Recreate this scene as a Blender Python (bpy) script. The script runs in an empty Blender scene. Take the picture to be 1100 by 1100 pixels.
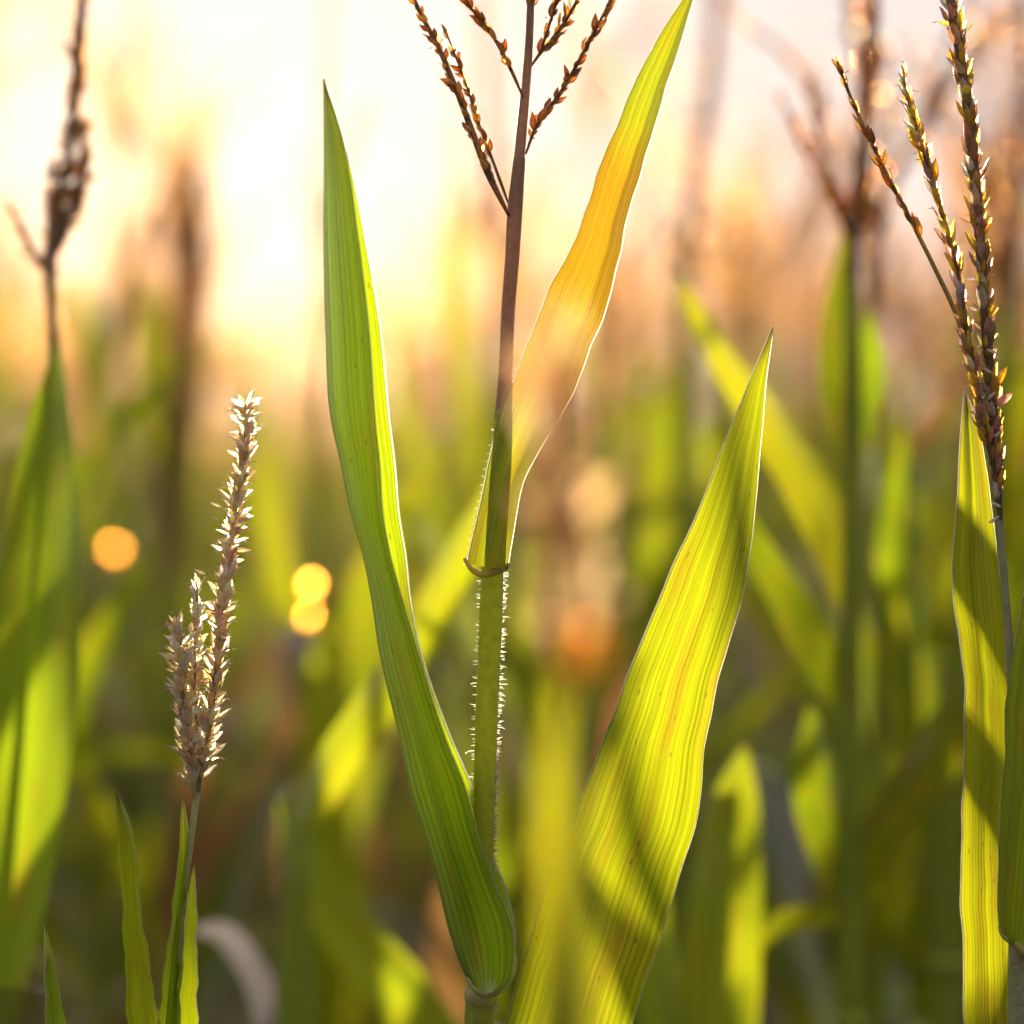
import bpy, math, random
import numpy as np

# ------------------------------------------------------------------ camera, sky, sun, exposure
R = math.radians
SC = bpy.context.scene
COL = SC.collection
D = 1.5            # focus distance (m)
S = 0.0004         # metres per photo pixel in the focus plane
ZC = 1.75          # camera height

cam_d = bpy.data.cameras.new('camera')
cam = bpy.data.objects.new('camera', cam_d); COL.objects.link(cam)
cam.location = (0, -D, ZC); cam.rotation_euler = (R(90), 0, 0)
cam_d.sensor_width = 36; cam_d.sensor_fit = 'HORIZONTAL'
cam_d.lens = 36 * D / (1100 * S)
cam_d.clip_start = 0.02; cam_d.clip_end = 5000
cam_d.dof.use_dof = True; cam_d.dof.focus_distance = D
cam_d.dof.aperture_fstop = cam_d.lens / 32.0
SC.camera = cam

SUN_AZ = math.atan((235 - 550) * S / D)       # + = towards +X
SUN_EL = math.atan((550 - 85) * S / D)
w = bpy.data.worlds.new('World'); SC.world = w; w.use_nodes = True
wn = w.node_tree.nodes; wl = w.node_tree.links
sky = wn.new('ShaderNodeTexSky'); sky.sky_type = 'NISHITA'; sky.sun_disc = False
sky.sun_elevation = SUN_EL; sky.sun_rotation = SUN_AZ
sky.altitude = 50; sky.air_density = 1.0; sky.dust_density = 2.5; sky.ozone_density = 1.5
bg = wn['Background']; bg.inputs['Strength'].default_value = 0.0035
wl.new(sky.outputs[0], bg.inputs[0])
veil = wn.new('ShaderNodeBackground'); veil.inputs['Color'].default_value = (.95, .90, .97, 1); veil.inputs['Strength'].default_value = .38   # thin milky evening cloud over the whole sky
ads = wn.new('ShaderNodeAddShader'); wl.new(bg.outputs[0], ads.inputs[0]); wl.new(veil.outputs[0], ads.inputs[1]); wl.new(ads.outputs[0], wn['World Output'].inputs['Surface'])

sl = bpy.data.lights.new('sun', 'SUN'); sl.energy = 5.0; sl.angle = R(0.6); sl.color = (1.0, 0.84, 0.58)
sun = bpy.data.objects.new('sun', sl); COL.objects.link(sun)
sdir = np.array([math.sin(SUN_AZ) * math.cos(SUN_EL), math.cos(SUN_AZ) * math.cos(SUN_EL), math.sin(SUN_EL)])
from mathutils import Vector
sun.rotation_euler = Vector(sdir).to_track_quat('Z', 'Y').to_euler()
sun.location = Vector(sdir) * 30 + Vector((0, 0, 5))

SC.view_settings.view_transform = 'Standard'; SC.view_settings.look = 'None'
SC.view_settings.exposure = 0.95; SC.view_settings.gamma = 1.0
SC.cycles.use_denoising = True
SC.cycles.max_bounces = 8; SC.cycles.transmission_bounces = 4; SC.cycles.volume_bounces = 0
SC.cycles.diffuse_bounces = 4; SC.cycles.glossy_bounces = 2
SC.cycles.sample_clamp_indirect = 6
SC.cycles.use_adaptive_sampling = False

# ------------------------------------------------------------------ helpers
def P(px, py, Y=0.0):
    """point at photo pixel px,py at a depth of Y metres behind the focused plants"""
    k = (D + Y) / D * S
    return np.array([(px - 550) * k, Y, ZC - (py - 550) * k])

def spl(pts, n):
    """smooth curve through points (any dimension), n samples, chord-length parameter"""
    p = np.asarray(pts, float)
    if len(p) == 1: return np.repeat(p, n, 0)
    d = np.linalg.norm(np.diff(p[:, :min(3, p.shape[1])], axis=0), axis=1) + 1e-9
    t = np.concatenate([[0], np.cumsum(d)]); t /= t[-1]
    m = np.gradient(p, t, axis=0) if len(p) > 2 else np.repeat((p[1:] - p[:1]) / (t[1] - t[0]), 2, 0)
    q = np.linspace(0, 1, n); i = np.clip(np.searchsorted(t, q, 'right') - 1, 0, len(p) - 2)
    h = (t[i + 1] - t[i])[:, None]; s = ((q - t[i]) / (t[i + 1] - t[i]))[:, None]
    return ((2*s**3 - 3*s**2 + 1) * p[i] + (s**3 - 2*s**2 + s) * h * m[i]
            + (-2*s**3 + 3*s**2) * p[i + 1] + (s**3 - s**2) * h * m[i + 1])

def unit(v):
    v = np.asarray(v, float); return v / (np.linalg.norm(v) + 1e-12)

class MB:
    def __init__(self): self.v = []; self.f = []; self.uv = []; self.c = []
    def add(self, vs, fs, uvs=None, col=(1, 1, 1)):
        o = len(self.v); self.v.extend(map(tuple, vs)); self.f.extend(tuple(i + o for i in f) for f in fs)
        self.uv.extend(uvs if uvs is not None else [(0, 0)] * len(vs)); self.c.extend([tuple(col) + (1.0,)] * len(vs))
    def tube(self, pts, radii, seg=8, col=(1, 1, 1), caps=True):
        p = np.asarray(pts, float); n = len(p); r = np.broadcast_to(np.asarray(radii, float), (n,))
        t = np.gradient(p, axis=0); vs = []; uvs = []; fs = []
        a = np.array([0.31, -0.9, 0.1])
        for i in range(n):
            ti = unit(t[i]); a = unit(a - ti * a.dot(ti)); b = np.cross(ti, a)
            for j in range(seg):
                q = 2 * math.pi * j / seg
                vs.append(p[i] + r[i] * (a * math.cos(q) + b * math.sin(q))); uvs.append((j / seg, i / max(1, n - 1)))
        for i in range(n - 1):
            for j in range(seg):
                k = (j + 1) % seg; fs.append((i*seg + j, i*seg + k, (i+1)*seg + k, (i+1)*seg + j))
        if caps: fs.append(tuple(range(seg))[::-1]); fs.append(tuple((n-1)*seg + j for j in range(seg)))
        self.add(vs, fs, uvs, col)
    def seed(self, pos, d, length, width, col, seg=5, fine=True):
        d = unit(d); a = unit(np.cross(d, (0.3, 0.5, 0.81))); b = np.cross(d, a)
        rings = ((.12, .55), (.35, 1.0), (.6, .85), (.82, .42)) if fine else ((.4, 1.0),)
        vs = [pos]; fs = []; uvs = [(0, 0)]
        for (t, w_) in rings:
            for j in range(seg):
                q = 2 * math.pi * j / seg
                vs.append(pos + d * length * t + (a * math.cos(q) + b * 0.7 * math.sin(q)) * width * 0.5 * w_); uvs.append((j / seg, t))
        vs.append(pos + d * length); uvs.append((0, 1)); nr = len(rings)
        for j in range(seg):
            k = (j + 1) % seg; fs.append((0, 1 + k, 1 + j))
            for i in range(nr - 1): fs.append((1 + i*seg + j, 1 + i*seg + k, 1 + (i+1)*seg + k, 1 + (i+1)*seg + j))
            fs.append((1 + (nr-1)*seg + j, 1 + (nr-1)*seg + k, len(vs) - 1))
        self.add(vs, fs, uvs, col)
    def flake(self, pos, d, length, width, col, b):
        """an open cupped husk, pointed at both ends"""
        d = unit(d); b = unit(b - d * d.dot(b)); a = np.cross(d, b); vs = [pos]; uvs = [(.5, 0)]
        for t, w_ in ((.22, .75), (.5, 1.0), (.78, .6)):
            for x in (-1, -.5, 0, .5, 1):
                vs.append(pos + d * length * t + a * x * width * .5 * w_ + b * width * w_ * (.30 - .38 * x * x)); uvs.append((x * .5 + .5, t))
        vs.append(pos + d * length + b * width * .1); uvs.append((.5, 1))
        fs = [(0, 2 + j, 1 + j) for j in range(4)] + [(1 + 5*i + j, 2 + 5*i + j, 7 + 5*i + j, 6 + 5*i + j) for i in range(2) for j in range(4)] + [(11 + j, 12 + j, 16) for j in range(4)]
        self.add(vs, fs, uvs, col)
    def grid(self, G, flip=False):
        """G: array (n, m, 3) of a leaf sheet; uv = (across, along)"""
        n, m = G.shape[:2]
        vs = G.reshape(-1, 3); uvs = [(j / (m - 1), i / (n - 1)) for i in range(n) for j in range(m)]
        fs = [(i*m + j, i*m + j + 1, (i+1)*m + j + 1, (i+1)*m + j) for i in range(n - 1) for j in range(m - 1)]
        self.add(vs, fs, uvs)
    def build(self, name, mat, parent=None, off=None):
        off = np.zeros(3) if off is None else np.asarray(off, float)
        me = bpy.data.meshes.new(name)
        me.from_pydata([tuple(np.asarray(q) - off) for q in self.v], [], self.f)
        ul = me.uv_layers.new(name='UVMap'); li = np.empty(len(me.loops), np.int32); me.loops.foreach_get('vertex_index', li)
        ul.data.foreach_set('uv', np.asarray(self.uv, np.float32)[li].ravel())
        ca = me.color_attributes.new('tint', 'FLOAT_COLOR', 'POINT')
        ca.data.foreach_set('color', np.asarray(self.c, np.float32).ravel())
        me.polygons.foreach_set('use_smooth', [True] * len(me.polygons))
        me.materials.append(mat); me.update()
        o = bpy.data.objects.new(name, me); COL.objects.link(o)
        if parent is not None: o.parent = parent
        return o

def tag(o, label=None, cat=None, group=None, kind=None):
    for k, v in (('label', label), ('category', cat), ('group', group), ('kind', kind)):
        if v: o[k] = v
    return o

def empty(name, loc):
    o = bpy.data.objects.new(name, None); COL.objects.link(o); o.location = tuple(loc); o.empty_display_size = .05
    return o

# ------------------------------------------------------------------ materials
def nodes(name):
    m = bpy.data.materials.new(name); m.use_nodes = True; nt = m.node_tree; nt.nodes.clear()
    return m, nt.nodes, nt.links

def mathn(N, L, op, a, b=None):
    n = N.new('ShaderNodeMath'); n.operation = op
    for i, x in enumerate((a, b)):
        if x is None: continue
        if isinstance(x, (int, float)): n.inputs[i].default_value = x
        else: L.new(x, n.inputs[i])
    return n.outputs[0]

def mixc(N, L, fac, a, b, blend='MIX'):
    n = N.new('ShaderNodeMix'); n.data_type = 'RGBA'; n.blend_type = blend
    for sock, x in ((n.inputs[0], fac), (n.inputs[6], a), (n.inputs[7], b)):
        if isinstance(x, (int, float)): sock.default_value = x
        elif isinstance(x, tuple): sock.default_value = x + (1,) if len(x) == 3 else x
        else: L.new(x, sock)
    return n.outputs[2]

def leaf_mat(name, refl, trans, yellow=(0.55, 0.36, 0.02), ybias=0.0, ts=0.6, gloss=0.16, vein=46.0, light_band=None):
    m, N, L = nodes(name)
    tc = N.new('ShaderNodeTexCoord'); sep = N.new('ShaderNodeSeparateXYZ'); L.new(tc.outputs['UV'], sep.inputs[0])
    u, v = sep.outputs[0], sep.outputs[1]
    info = N.new('ShaderNodeObjectInfo')
    def streak(su, sv, det):
        cb = N.new('ShaderNodeCombineXYZ'); L.new(mathn(N, L, 'MULTIPLY', u, su), cb.inputs[0]); L.new(mathn(N, L, 'MULTIPLY', v, sv), cb.inputs[1])
        L.new(mathn(N, L, 'MULTIPLY', info.outputs['Random'], 37.0), cb.inputs[2])
        n = N.new('ShaderNodeTexNoise'); n.inputs['Scale'].default_value = 1; n.inputs['Detail'].default_value = det
        L.new(cb.outputs[0], n.inputs['Vector']); return n.outputs['Fac']
    fine = streak(vein * 1.6, 2.0, 2.0); broad = streak(9.0, 1.6, 2.0); blotch = streak(4.0, 7.0, 4.0)
    wv = mathn(N, L, 'SINE', mathn(N, L, 'MULTIPLY', u, vein * 2.6))
    rib = mathn(N, L, 'MULTIPLY_ADD', wv, 0.5); rib.node.inputs[2].default_value = 0.5
    rp = mathn(N, L, 'POWER', rib, 3.0)
    ramp = N.new('ShaderNodeMapRange'); ramp.inputs['From Min'].default_value = .3; ramp.inputs['From Max'].default_value = .7
    ramp.inputs['To Min'].default_value = .72; ramp.inputs['To Max'].default_value = 1.28; L.new(fine, ramp.inputs[0])
    ramp2 = N.new('ShaderNodeMapRange'); ramp2.inputs['From Min'].default_value = .3; ramp2.inputs['From Max'].default_value = .7
    ramp2.inputs['To Min'].default_value = .82; ramp2.inputs['To Max'].default_value = 1.18; L.new(broad, ramp2.inputs[0])
    val = mathn(N, L, 'MULTIPLY', ramp.outputs[0], ramp2.outputs[0])
    val = mathn(N, L, 'MULTIPLY', val, mathn(N, L, 'MULTIPLY_ADD', rp, -0.16)); val.node.inputs[1].links[0].from_node.inputs[2].default_value = 1.06
    yf = N.new('ShaderNodeMapRange'); yf.inputs['From Min'].default_value = .55 - ybias; yf.inputs['From Max'].default_value = .85 - ybias
    L.new(blotch, yf.inputs[0]); yfac = yf.outputs[0]
    if light_band:      # warm light painted orange on part of the blade, (start, full) along its length
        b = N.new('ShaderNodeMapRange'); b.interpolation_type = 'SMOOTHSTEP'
        b.inputs['From Min'].default_value = light_band[0]; b.inputs['From Max'].default_value = light_band[1]
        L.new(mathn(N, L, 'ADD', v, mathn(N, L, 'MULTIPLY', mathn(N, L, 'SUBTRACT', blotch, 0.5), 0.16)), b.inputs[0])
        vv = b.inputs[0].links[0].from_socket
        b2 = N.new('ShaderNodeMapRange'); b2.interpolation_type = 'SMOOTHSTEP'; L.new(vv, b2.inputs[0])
        b2.inputs['From Min'].default_value = light_band[2]; b2.inputs['From Max'].default_value = light_band[3]
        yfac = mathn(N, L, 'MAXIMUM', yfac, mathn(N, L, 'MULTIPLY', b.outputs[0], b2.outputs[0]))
    cr = mixc(N, L, yfac, tuple(refl), tuple(c * .45 for c in yellow)); ct = mixc(N, L, yfac, tuple(trans), tuple(yellow))
    vc = N.new('ShaderNodeTexVoronoi'); vc.inputs['Scale'].default_value = 1; cb = N.new('ShaderNodeCombineXYZ')
    L.new(mathn(N, L, 'MULTIPLY', u, 22), cb.inputs[0]); L.new(mathn(N, L, 'MULTIPLY', v, 70), cb.inputs[1]); L.new(mathn(N, L, 'MULTIPLY', info.outputs['Random'], 91.0), cb.inputs[2]); L.new(cb.outputs[0], vc.inputs['Vector'])
    s2 = N.new('ShaderNodeSeparateColor'); L.new(vc.outputs['Color'], s2.inputs[0])
    spot = mathn(N, L, 'MULTIPLY', mathn(N, L, 'LESS_THAN', vc.outputs['Distance'], .26), mathn(N, L, 'GREATER_THAN', s2.outputs[0], .93))
    tip = N.new('ShaderNodeMapRange'); tip.inputs['From Min'].default_value = .965; tip.inputs['From Max'].default_value = 1.0; L.new(v, tip.inputs[0])
    brown = mathn(N, L, 'MAXIMUM', mathn(N, L, 'MULTIPLY', spot, .6), mathn(N, L, 'MULTIPLY', tip.outputs[0], .75))
    cr = mixc(N, L, brown, cr, (.10, .055, .02)); ct = mixc(N, L, brown, ct, (.22, .12, .03))
    sc = N.new('ShaderNodeVectorMath'); sc.operation = 'SCALE'; L.new(cr, sc.inputs[0]); L.new(val, sc.inputs['Scale'])
    st = N.new('ShaderNodeVectorMath'); st.operation = 'SCALE'; L.new(ct, st.inputs[0]); L.new(val, st.inputs['Scale'])
    # small per-leaf hue shift
    hs = N.new('ShaderNodeHueSaturation'); L.new(mathn(N, L, 'MULTIPLY_ADD', info.outputs['Random'], 0.035), hs.inputs['Hue'])
    hs.inputs['Hue'].links[0].from_node.inputs[2].default_value = 0.482; L.new(st.outputs[0], hs.inputs['Color'])
    bump = N.new('ShaderNodeBump'); bump.inputs['Strength'].default_value = .35; bump.inputs['Distance'].default_value = .0006
    L.new(mathn(N, L, 'ADD', fine, rp), bump.inputs['Height'])
    df = N.new('ShaderNodeBsdfDiffuse'); L.new(sc.outputs[0], df.inputs[0]); L.new(bump.outputs[0], df.inputs['Normal'])
    tr = N.new('ShaderNodeBsdfTranslucent'); L.new(hs.outputs[0], tr.inputs[0]); L.new(bump.outputs[0], tr.inputs['Normal'])
    mx = N.new('ShaderNodeMixShader'); mx.inputs[0].default_value = ts; L.new(df.outputs[0], mx.inputs[1]); L.new(tr.outputs[0], mx.inputs[2])
    gl = N.new('ShaderNodeBsdfGlossy'); gl.inputs['Roughness'].default_value = .38; gl.inputs[0].default_value = (1, 1, 1, 1); L.new(bump.outputs[0], gl.inputs['Normal'])
    fr = N.new('ShaderNodeFresnel'); fr.inputs[0].default_value = 1.38; L.new(bump.outputs[0], fr.inputs['Normal'])
    m2 = N.new('ShaderNodeMixShader'); L.new(mathn(N, L, 'MULTIPLY', fr.outputs[0], gloss), m2.inputs[0]); L.new(mx.outputs[0], m2.inputs[1]); L.new(gl.outputs[0], m2.inputs[2])
    o = N.new('ShaderNodeOutputMaterial'); L.new(m2.outputs[0], o.inputs[0])
    return m

def tint_mat(name, base=(1, 1, 1), ts=0.4, rough=.5, gloss=.35, noise=900.0, fwd=0.0, amp=(.6, 1.35)):
    """diffuse + translucent, colour from the mesh's own tint, mottled"""
    m, N, L = nodes(name)
    at = N.new('ShaderNodeAttribute'); at.attribute_name = 'tint'
    tc = N.new('ShaderNodeTexCoord'); n = N.new('ShaderNodeTexNoise'); n.inputs['Scale'].default_value = noise; n.inputs['Detail'].default_value = 3
    L.new(tc.outputs['Object'], n.inputs['Vector'])
    mr = N.new('ShaderNodeMapRange'); mr.inputs['From Min'].default_value = .3; mr.inputs['From Max'].default_value = .7
    mr.inputs['To Min'].default_value = amp[0]; mr.inputs['To Max'].default_value = amp[1]; L.new(n.outputs['Fac'], mr.inputs[0])
    c = mixc(N, L, 1.0, at.outputs['Color'], tuple(base), 'MULTIPLY')
    sc = N.new('ShaderNodeVectorMath'); sc.operation = 'SCALE'; L.new(c, sc.inputs[0]); L.new(mr.outputs[0], sc.inputs['Scale'])
    df = N.new('ShaderNodeBsdfDiffuse'); L.new(sc.outputs[0], df.inputs[0])
    tr = N.new('ShaderNodeBsdfTranslucent'); L.new(sc.outputs[0], tr.inputs[0])
    mx = N.new('ShaderNodeMixShader'); mx.inputs[0].default_value = ts; L.new(df.outputs[0], mx.inputs[1]); L.new(tr.outputs[0], mx.inputs[2])
    if fwd:              # papery husks pass light mostly straight on
        rf = N.new('ShaderNodeBsdfRefraction'); rf.inputs['Roughness'].default_value = .6; rf.inputs['IOR'].default_value = 1.25; L.new(sc.outputs[0], rf.inputs[0])
        mf = N.new('ShaderNodeMixShader'); mf.inputs[0].default_value = fwd; L.new(mx.outputs[0], mf.inputs[1]); L.new(rf.outputs[0], mf.inputs[2]); mx = mf
    gl = N.new('ShaderNodeBsdfGlossy'); gl.inputs['Roughness'].default_value = rough
    fr = N.new('ShaderNodeFresnel'); fr.inputs[0].default_value = 1.4
    m2 = N.new('ShaderNodeMixShader'); L.new(mathn(N, L, 'MULTIPLY', fr.outputs[0], gloss), m2.inputs[0]); L.new(mx.outputs[0], m2.inputs[1]); L.new(gl.outputs[0], m2.inputs[2])
    o = N.new('ShaderNodeOutputMaterial'); L.new(m2.outputs[0], o.inputs[0])
    return m

M_LEAF = leaf_mat('corn_leaf', (.05, .115, .012), (.42, .54, .012), ybias=.02)
M_LEAF_GREEN = leaf_mat('fresh_green_leaf', (.07, .15, .006), (.52, .62, .008), ybias=0)
M_LEAF_BRIGHT = leaf_mat('bright_corn_leaf', (.06, .13, .008), (.47, .515, .009), ybias=.02)
M_LEAF_YELLOW = leaf_mat('yellow_leaf', (.12, .13, .012), (.68, .60, .015), yellow=(.7, .45, .02), ybias=.05)
M_LEAF_LIGHT_BAND = leaf_mat('light_band_corn_leaf', (.06, .11, .012), (.44, .46, .012), yellow=(.52, .27, .012), light_band=(.16, .36, .78, .64), ybias=.05)  # orange light painted along mid blade; scattered yellow blotches are leaf colour
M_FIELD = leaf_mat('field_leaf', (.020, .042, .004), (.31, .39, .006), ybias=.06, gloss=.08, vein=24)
M_DRY = leaf_mat('dry_leaf', (.11, .065, .03), (.36, .19, .06), yellow=(.40, .2, .06), ts=.45, vein=24)
M_PALE_DRY = leaf_mat('bleached_dry_leaf', (.34, .31, .30), (.3, .27, .26), yellow=(.3, .22, .14), ts=.3, vein=24)
M_STALK = tint_mat('stalk_skin', ts=.5, rough=.4, gloss=.4, noise=260, amp=(.85, 1.15))
M_TASSEL = tint_mat('tassel_spikelets', ts=.7, amp=(.75, 1.25), fwd=.16)
M_SOFT = tint_mat('soft_dry_spikelets', ts=.85, gloss=0, fwd=.03)
M_HEAD = tint_mat('pale_papery_spikelets', ts=.62, fwd=.12, amp=(.85, 1.1))
M_FUZZ = tint_mat('pale_hair', ts=.6, gloss=1.0, rough=.3)
M_RIM = tint_mat('pale_leaf_margin', ts=.6, gloss=1.0, rough=.35)

GREEN_STALK = (.28, .34, .03); PALE_GREEN = (.2, .26, .06); BROWN_STALK = (.17, .10, .055)
def papery_mat(name, col, fwd=.5, rough=.55):
    m, N, L = nodes(name)
    tc = N.new('ShaderNodeTexCoord'); n = N.new('ShaderNodeTexNoise'); n.inputs['Scale'].default_value = 300; L.new(tc.outputs['Object'], n.inputs['Vector'])
    c = mixc(N, L, n.outputs['Fac'], tuple(x * .8 for x in col), tuple(min(1, x * 1.1) for x in col))
    tr = N.new('ShaderNodeBsdfTranslucent'); L.new(c, tr.inputs[0]); rf = N.new('ShaderNodeBsdfRefraction'); L.new(c, rf.inputs[0])
    rf.inputs['Roughness'].default_value = rough; rf.inputs['IOR'].default_value = 1.25
    mx = N.new('ShaderNodeMixShader'); mx.inputs[0].default_value = fwd; L.new(tr.outputs[0], mx.inputs[1]); L.new(rf.outputs[0], mx.inputs[2])
    o = N.new('ShaderNodeOutputMaterial'); L.new(mx.outputs[0], o.inputs[0]); return m
M_HAIR = papery_mat('clear_leaf_hair', (.97, .94, .86), .75, .5)
M_GLINT = papery_mat('orange_glint_disc', (.9, .38, .06), .32, .6)  # for discs added to make orange bokeh glints
M_GLINT_PALE = papery_mat('pale_glint_disc', (.24, .21, .27), .01, .6)  # for pale discs added as dull bokeh highlights
PAL_CENTRE = [(.55, .24, .06), (.36, .15, .05), (.68, .32, .06), (.3, .15, .09), (.78, .45, .10)]
PAL_RIGHT = [(.86, .58, .08), (.58, .30, .19), (.5, .3, .3), (.78, .5, .07), (.5, .4, .14), (.7, .46, .32), (.85, .76, .66)]
PAL_PALE = [(.93, .76, .46), (.95, .82, .58), (.86, .62, .34), (.88, .70, .30), (.96, .88, .72)]
PAL_FIELD = [(.78, .36, .08), (.85, .44, .14), (.58, .25, .06), (.86, .52, .22)]
PAL_FORE = [(.97, .68, .34), (.97, .74, .42), (.94, .60, .26)]
PAL_DARK = [(.42, .18, .05), (.55, .26, .06), (.30, .13, .05), (.66, .36, .07)]

# ------------------------------------------------------------------ plant pieces
def branch(mb, pts, r0, r1, rng, pal, n, length=.007, width=.0026, start=.1, end=1.0, spread=(15, 32), fine=True,
           stem=(.2, .13, .07), anther=0.0, n_path=40, seg=7, open_=0.0):
    """a tassel branch: a thin axis with overlapping pointed spikelets all round it"""
    p = spl(pts, n_path); mb.tube(p, np.linspace(r0, r1, n_path) * np.clip(.45 + np.arange(n_path) / n_path * 3.5, 0, 1), seg if fine else 4, stem)
    tg = np.gradient(p, axis=0)
    for k in range(n):
        t = start + (end - start) * (k + rng.uniform(-.6, 1.4)) / n
        if t < 0 or rng.random() < .06: continue
        x = min(t, .999) * (n_path - 1); i = int(x); fr = x - i
        q = p[i] * (1 - fr) + p[min(i + 1, n_path - 1)] * fr; d = unit(tg[i])
        a = unit(np.cross(d, (rng.uniform(-1, 1), rng.uniform(-1, 1), rng.uniform(-1, 1))))
        ang = R(rng.uniform(*spread) * (1 + .35 * math.sin(t * 23 + n)) + (rng.uniform(15, 45) if rng.random() < .08 else 0)); dd = d * math.cos(ang) + a * math.sin(ang)
        sc = rng.choice((rng.uniform(.4, .8), rng.uniform(.75, 1.1), rng.uniform(.9, 1.35))) * (1.0 if t < .9 else .8)
        o = q + a * (r0 + (r1 - r0) * t) * .6 * min(1, .45 + 3.5 * t)
        if rng.random() < open_: mb.flake(o, dd, length * sc, width * sc * rng.uniform(.7, 1.5), tuple(x * rng.uniform(.8, 1.03) for x in rng.choice(pal)), unit(a + np.array([rng.uniform(-.7, .7) for _ in range(3)])))
        else: mb.seed(o, dd, length * sc, width * sc, rng.choice(pal), 5 if fine else 4, fine)
        if anther and rng.random() < anther:
            b = q + dd * length * .8; e = unit(dd * .4 + a * .8 + np.array([0, 0, rng.uniform(-.7, .1)]))
            mb.seed(b, e, .0038 * rng.uniform(.7, 1.2), .0009, (.62, .5, .42), 4, False)

def margin_tube(mb, line, r=.0005, col=(.97, .95, .85)):
    mb.tube(line, np.r_[np.full(len(line) - 3, r), r * .8, r * .6, r * .3], 5, col)

def edges_leaf(Lp, Rp, n=60, m=15, Y=0.0, prof=None, ripple=0.0, rng=None):
    """leaf sheet between two traced margins (base first); prof(u, t) = depth off the leaf plane in metres"""
    A = spl(Lp, n); B = spl(Rp, n); jr = random.Random(int(Lp[0][0]));
    for E in (A, B):
        p1, p2, p3 = (jr.uniform(0, 6) for _ in range(3)); tt = np.linspace(0, 1, n); E[:, 0] += np.sin(tt * np.pi) * (.9 * np.sin(tt * 31 + p1) + .7 * np.sin(tt * 57 + p2) + .4 * np.sin(tt * 103 + p3))
    G = np.zeros((n, m, 3)); ph = rng.uniform(0, 6) if rng else 0
    for i in range(n):
        t = i / (n - 1)
        for j in range(m):
            u = j / (m - 1); q = A[i] * (1 - u) + B[i] * u
            y = (Y(t) if callable(Y) else Y) + (prof(u, t) if prof else 0)
            y += ripple * math.sin(t * 17 + ph + u * 1.5) * abs(u - .5) * 2
            G[i, j] = P(q[0], q[1], y)
    return G

def centre_leaf(C, wid, Y, tilt=0.25, cup=.18, n=34, m=7, seed=0):
    """leaf along a pixel centreline (base first) at depth Y (list or number), apparent widths in px"""
    rng = random.Random(seed); c = np.asarray(C, float)
    Ys = np.asarray(Y, float) if np.ndim(Y) else np.full(len(c), float(Y))
    full = spl(np.c_[c, np.asarray(wid, float), Ys * 400], n); G = np.zeros((n, m, 3)); ph = rng.uniform(0, 6)
    pts = np.array([P(a, b, y / 400) for a, b, _, y in full]); tg = np.gradient(pts, axis=0)
    for i in range(n):
        wd = max(full[i, 2], .6) * S * (D + full[i, 3] / 400) / D; t = unit(tg[i])
        side = unit(np.cross(t, (0, 1, 0))); nor = unit(np.cross(side, t))
        for j in range(m):
            x = (j / (m - 1) - .5) * 2
            G[i, j] = pts[i] + side * x * wd / 2 + nor * (tilt * x + cup * (abs(x) - .5)) * wd + nor * wd * .05 * math.sin(ph + i * .6) * abs(x)
    return G

def leaf3d(base, az, length, width, elev, droop, rng, n=18, m=5):
    ds = length / (n - 1); p = np.array(base, float); G = np.zeros((n, m, 3)); ph = rng.uniform(0, 6); tw = rng.uniform(-.5, .5)
    kink = rng.random() < .3; kt = rng.uniform(.45, .75)
    for i in range(n):
        t = i / (n - 1); e = elev - droop * t ** 1.5 - (1.0 if kink and t > kt else 0)
        a = az + .25 * math.sin(t * 2 + ph); d = np.array([math.cos(a) * math.cos(e), math.sin(a) * math.cos(e), math.sin(e)])
        side = np.array([-math.sin(a), math.cos(a), 0]); nor = np.cross(d, side); c, s = math.cos(tw * t), math.sin(tw * t)
        side, nor = side * c + nor * s, nor * c - side * s
        wd = width * (.5 + .5 * math.sin(min(t / .35, 1) * math.pi / 2)) * max(0.02, 1 - t ** 2.4)
        for j in range(m):
            x = (j / (m - 1) - .5) * 2
            G[i, j] = p + side * x * wd * .47 + nor * (abs(x) * wd * .18 + .06 * wd * math.sin(i * .9 + ph + x) * abs(x))
        p = p + d * ds
    return G

def stalk(mb, pts, radii, col, n=40, nodes_t=()):
    q = spl([tuple(p) + (r,) for p, r in zip(pts, radii)], n)
    r = q[:, 3].copy()
    mb.tube(q[:, :3], r, 14, col)
    for t in nodes_t:
        i = min(n - 2, max(1, int(t * (n - 1)))); d = unit(q[i + 1, :3] - q[i, :3]); c = q[i, :3]
        mb.tube([c - d * .006, c - d * .003, c, c + d * .003, c + d * .006], [r[i] * .9, r[i] * 1.22, r[i] * 1.3, r[i] * 1.2, r[i] * .9], 14, tuple(x * 1.3 for x in col))

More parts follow.
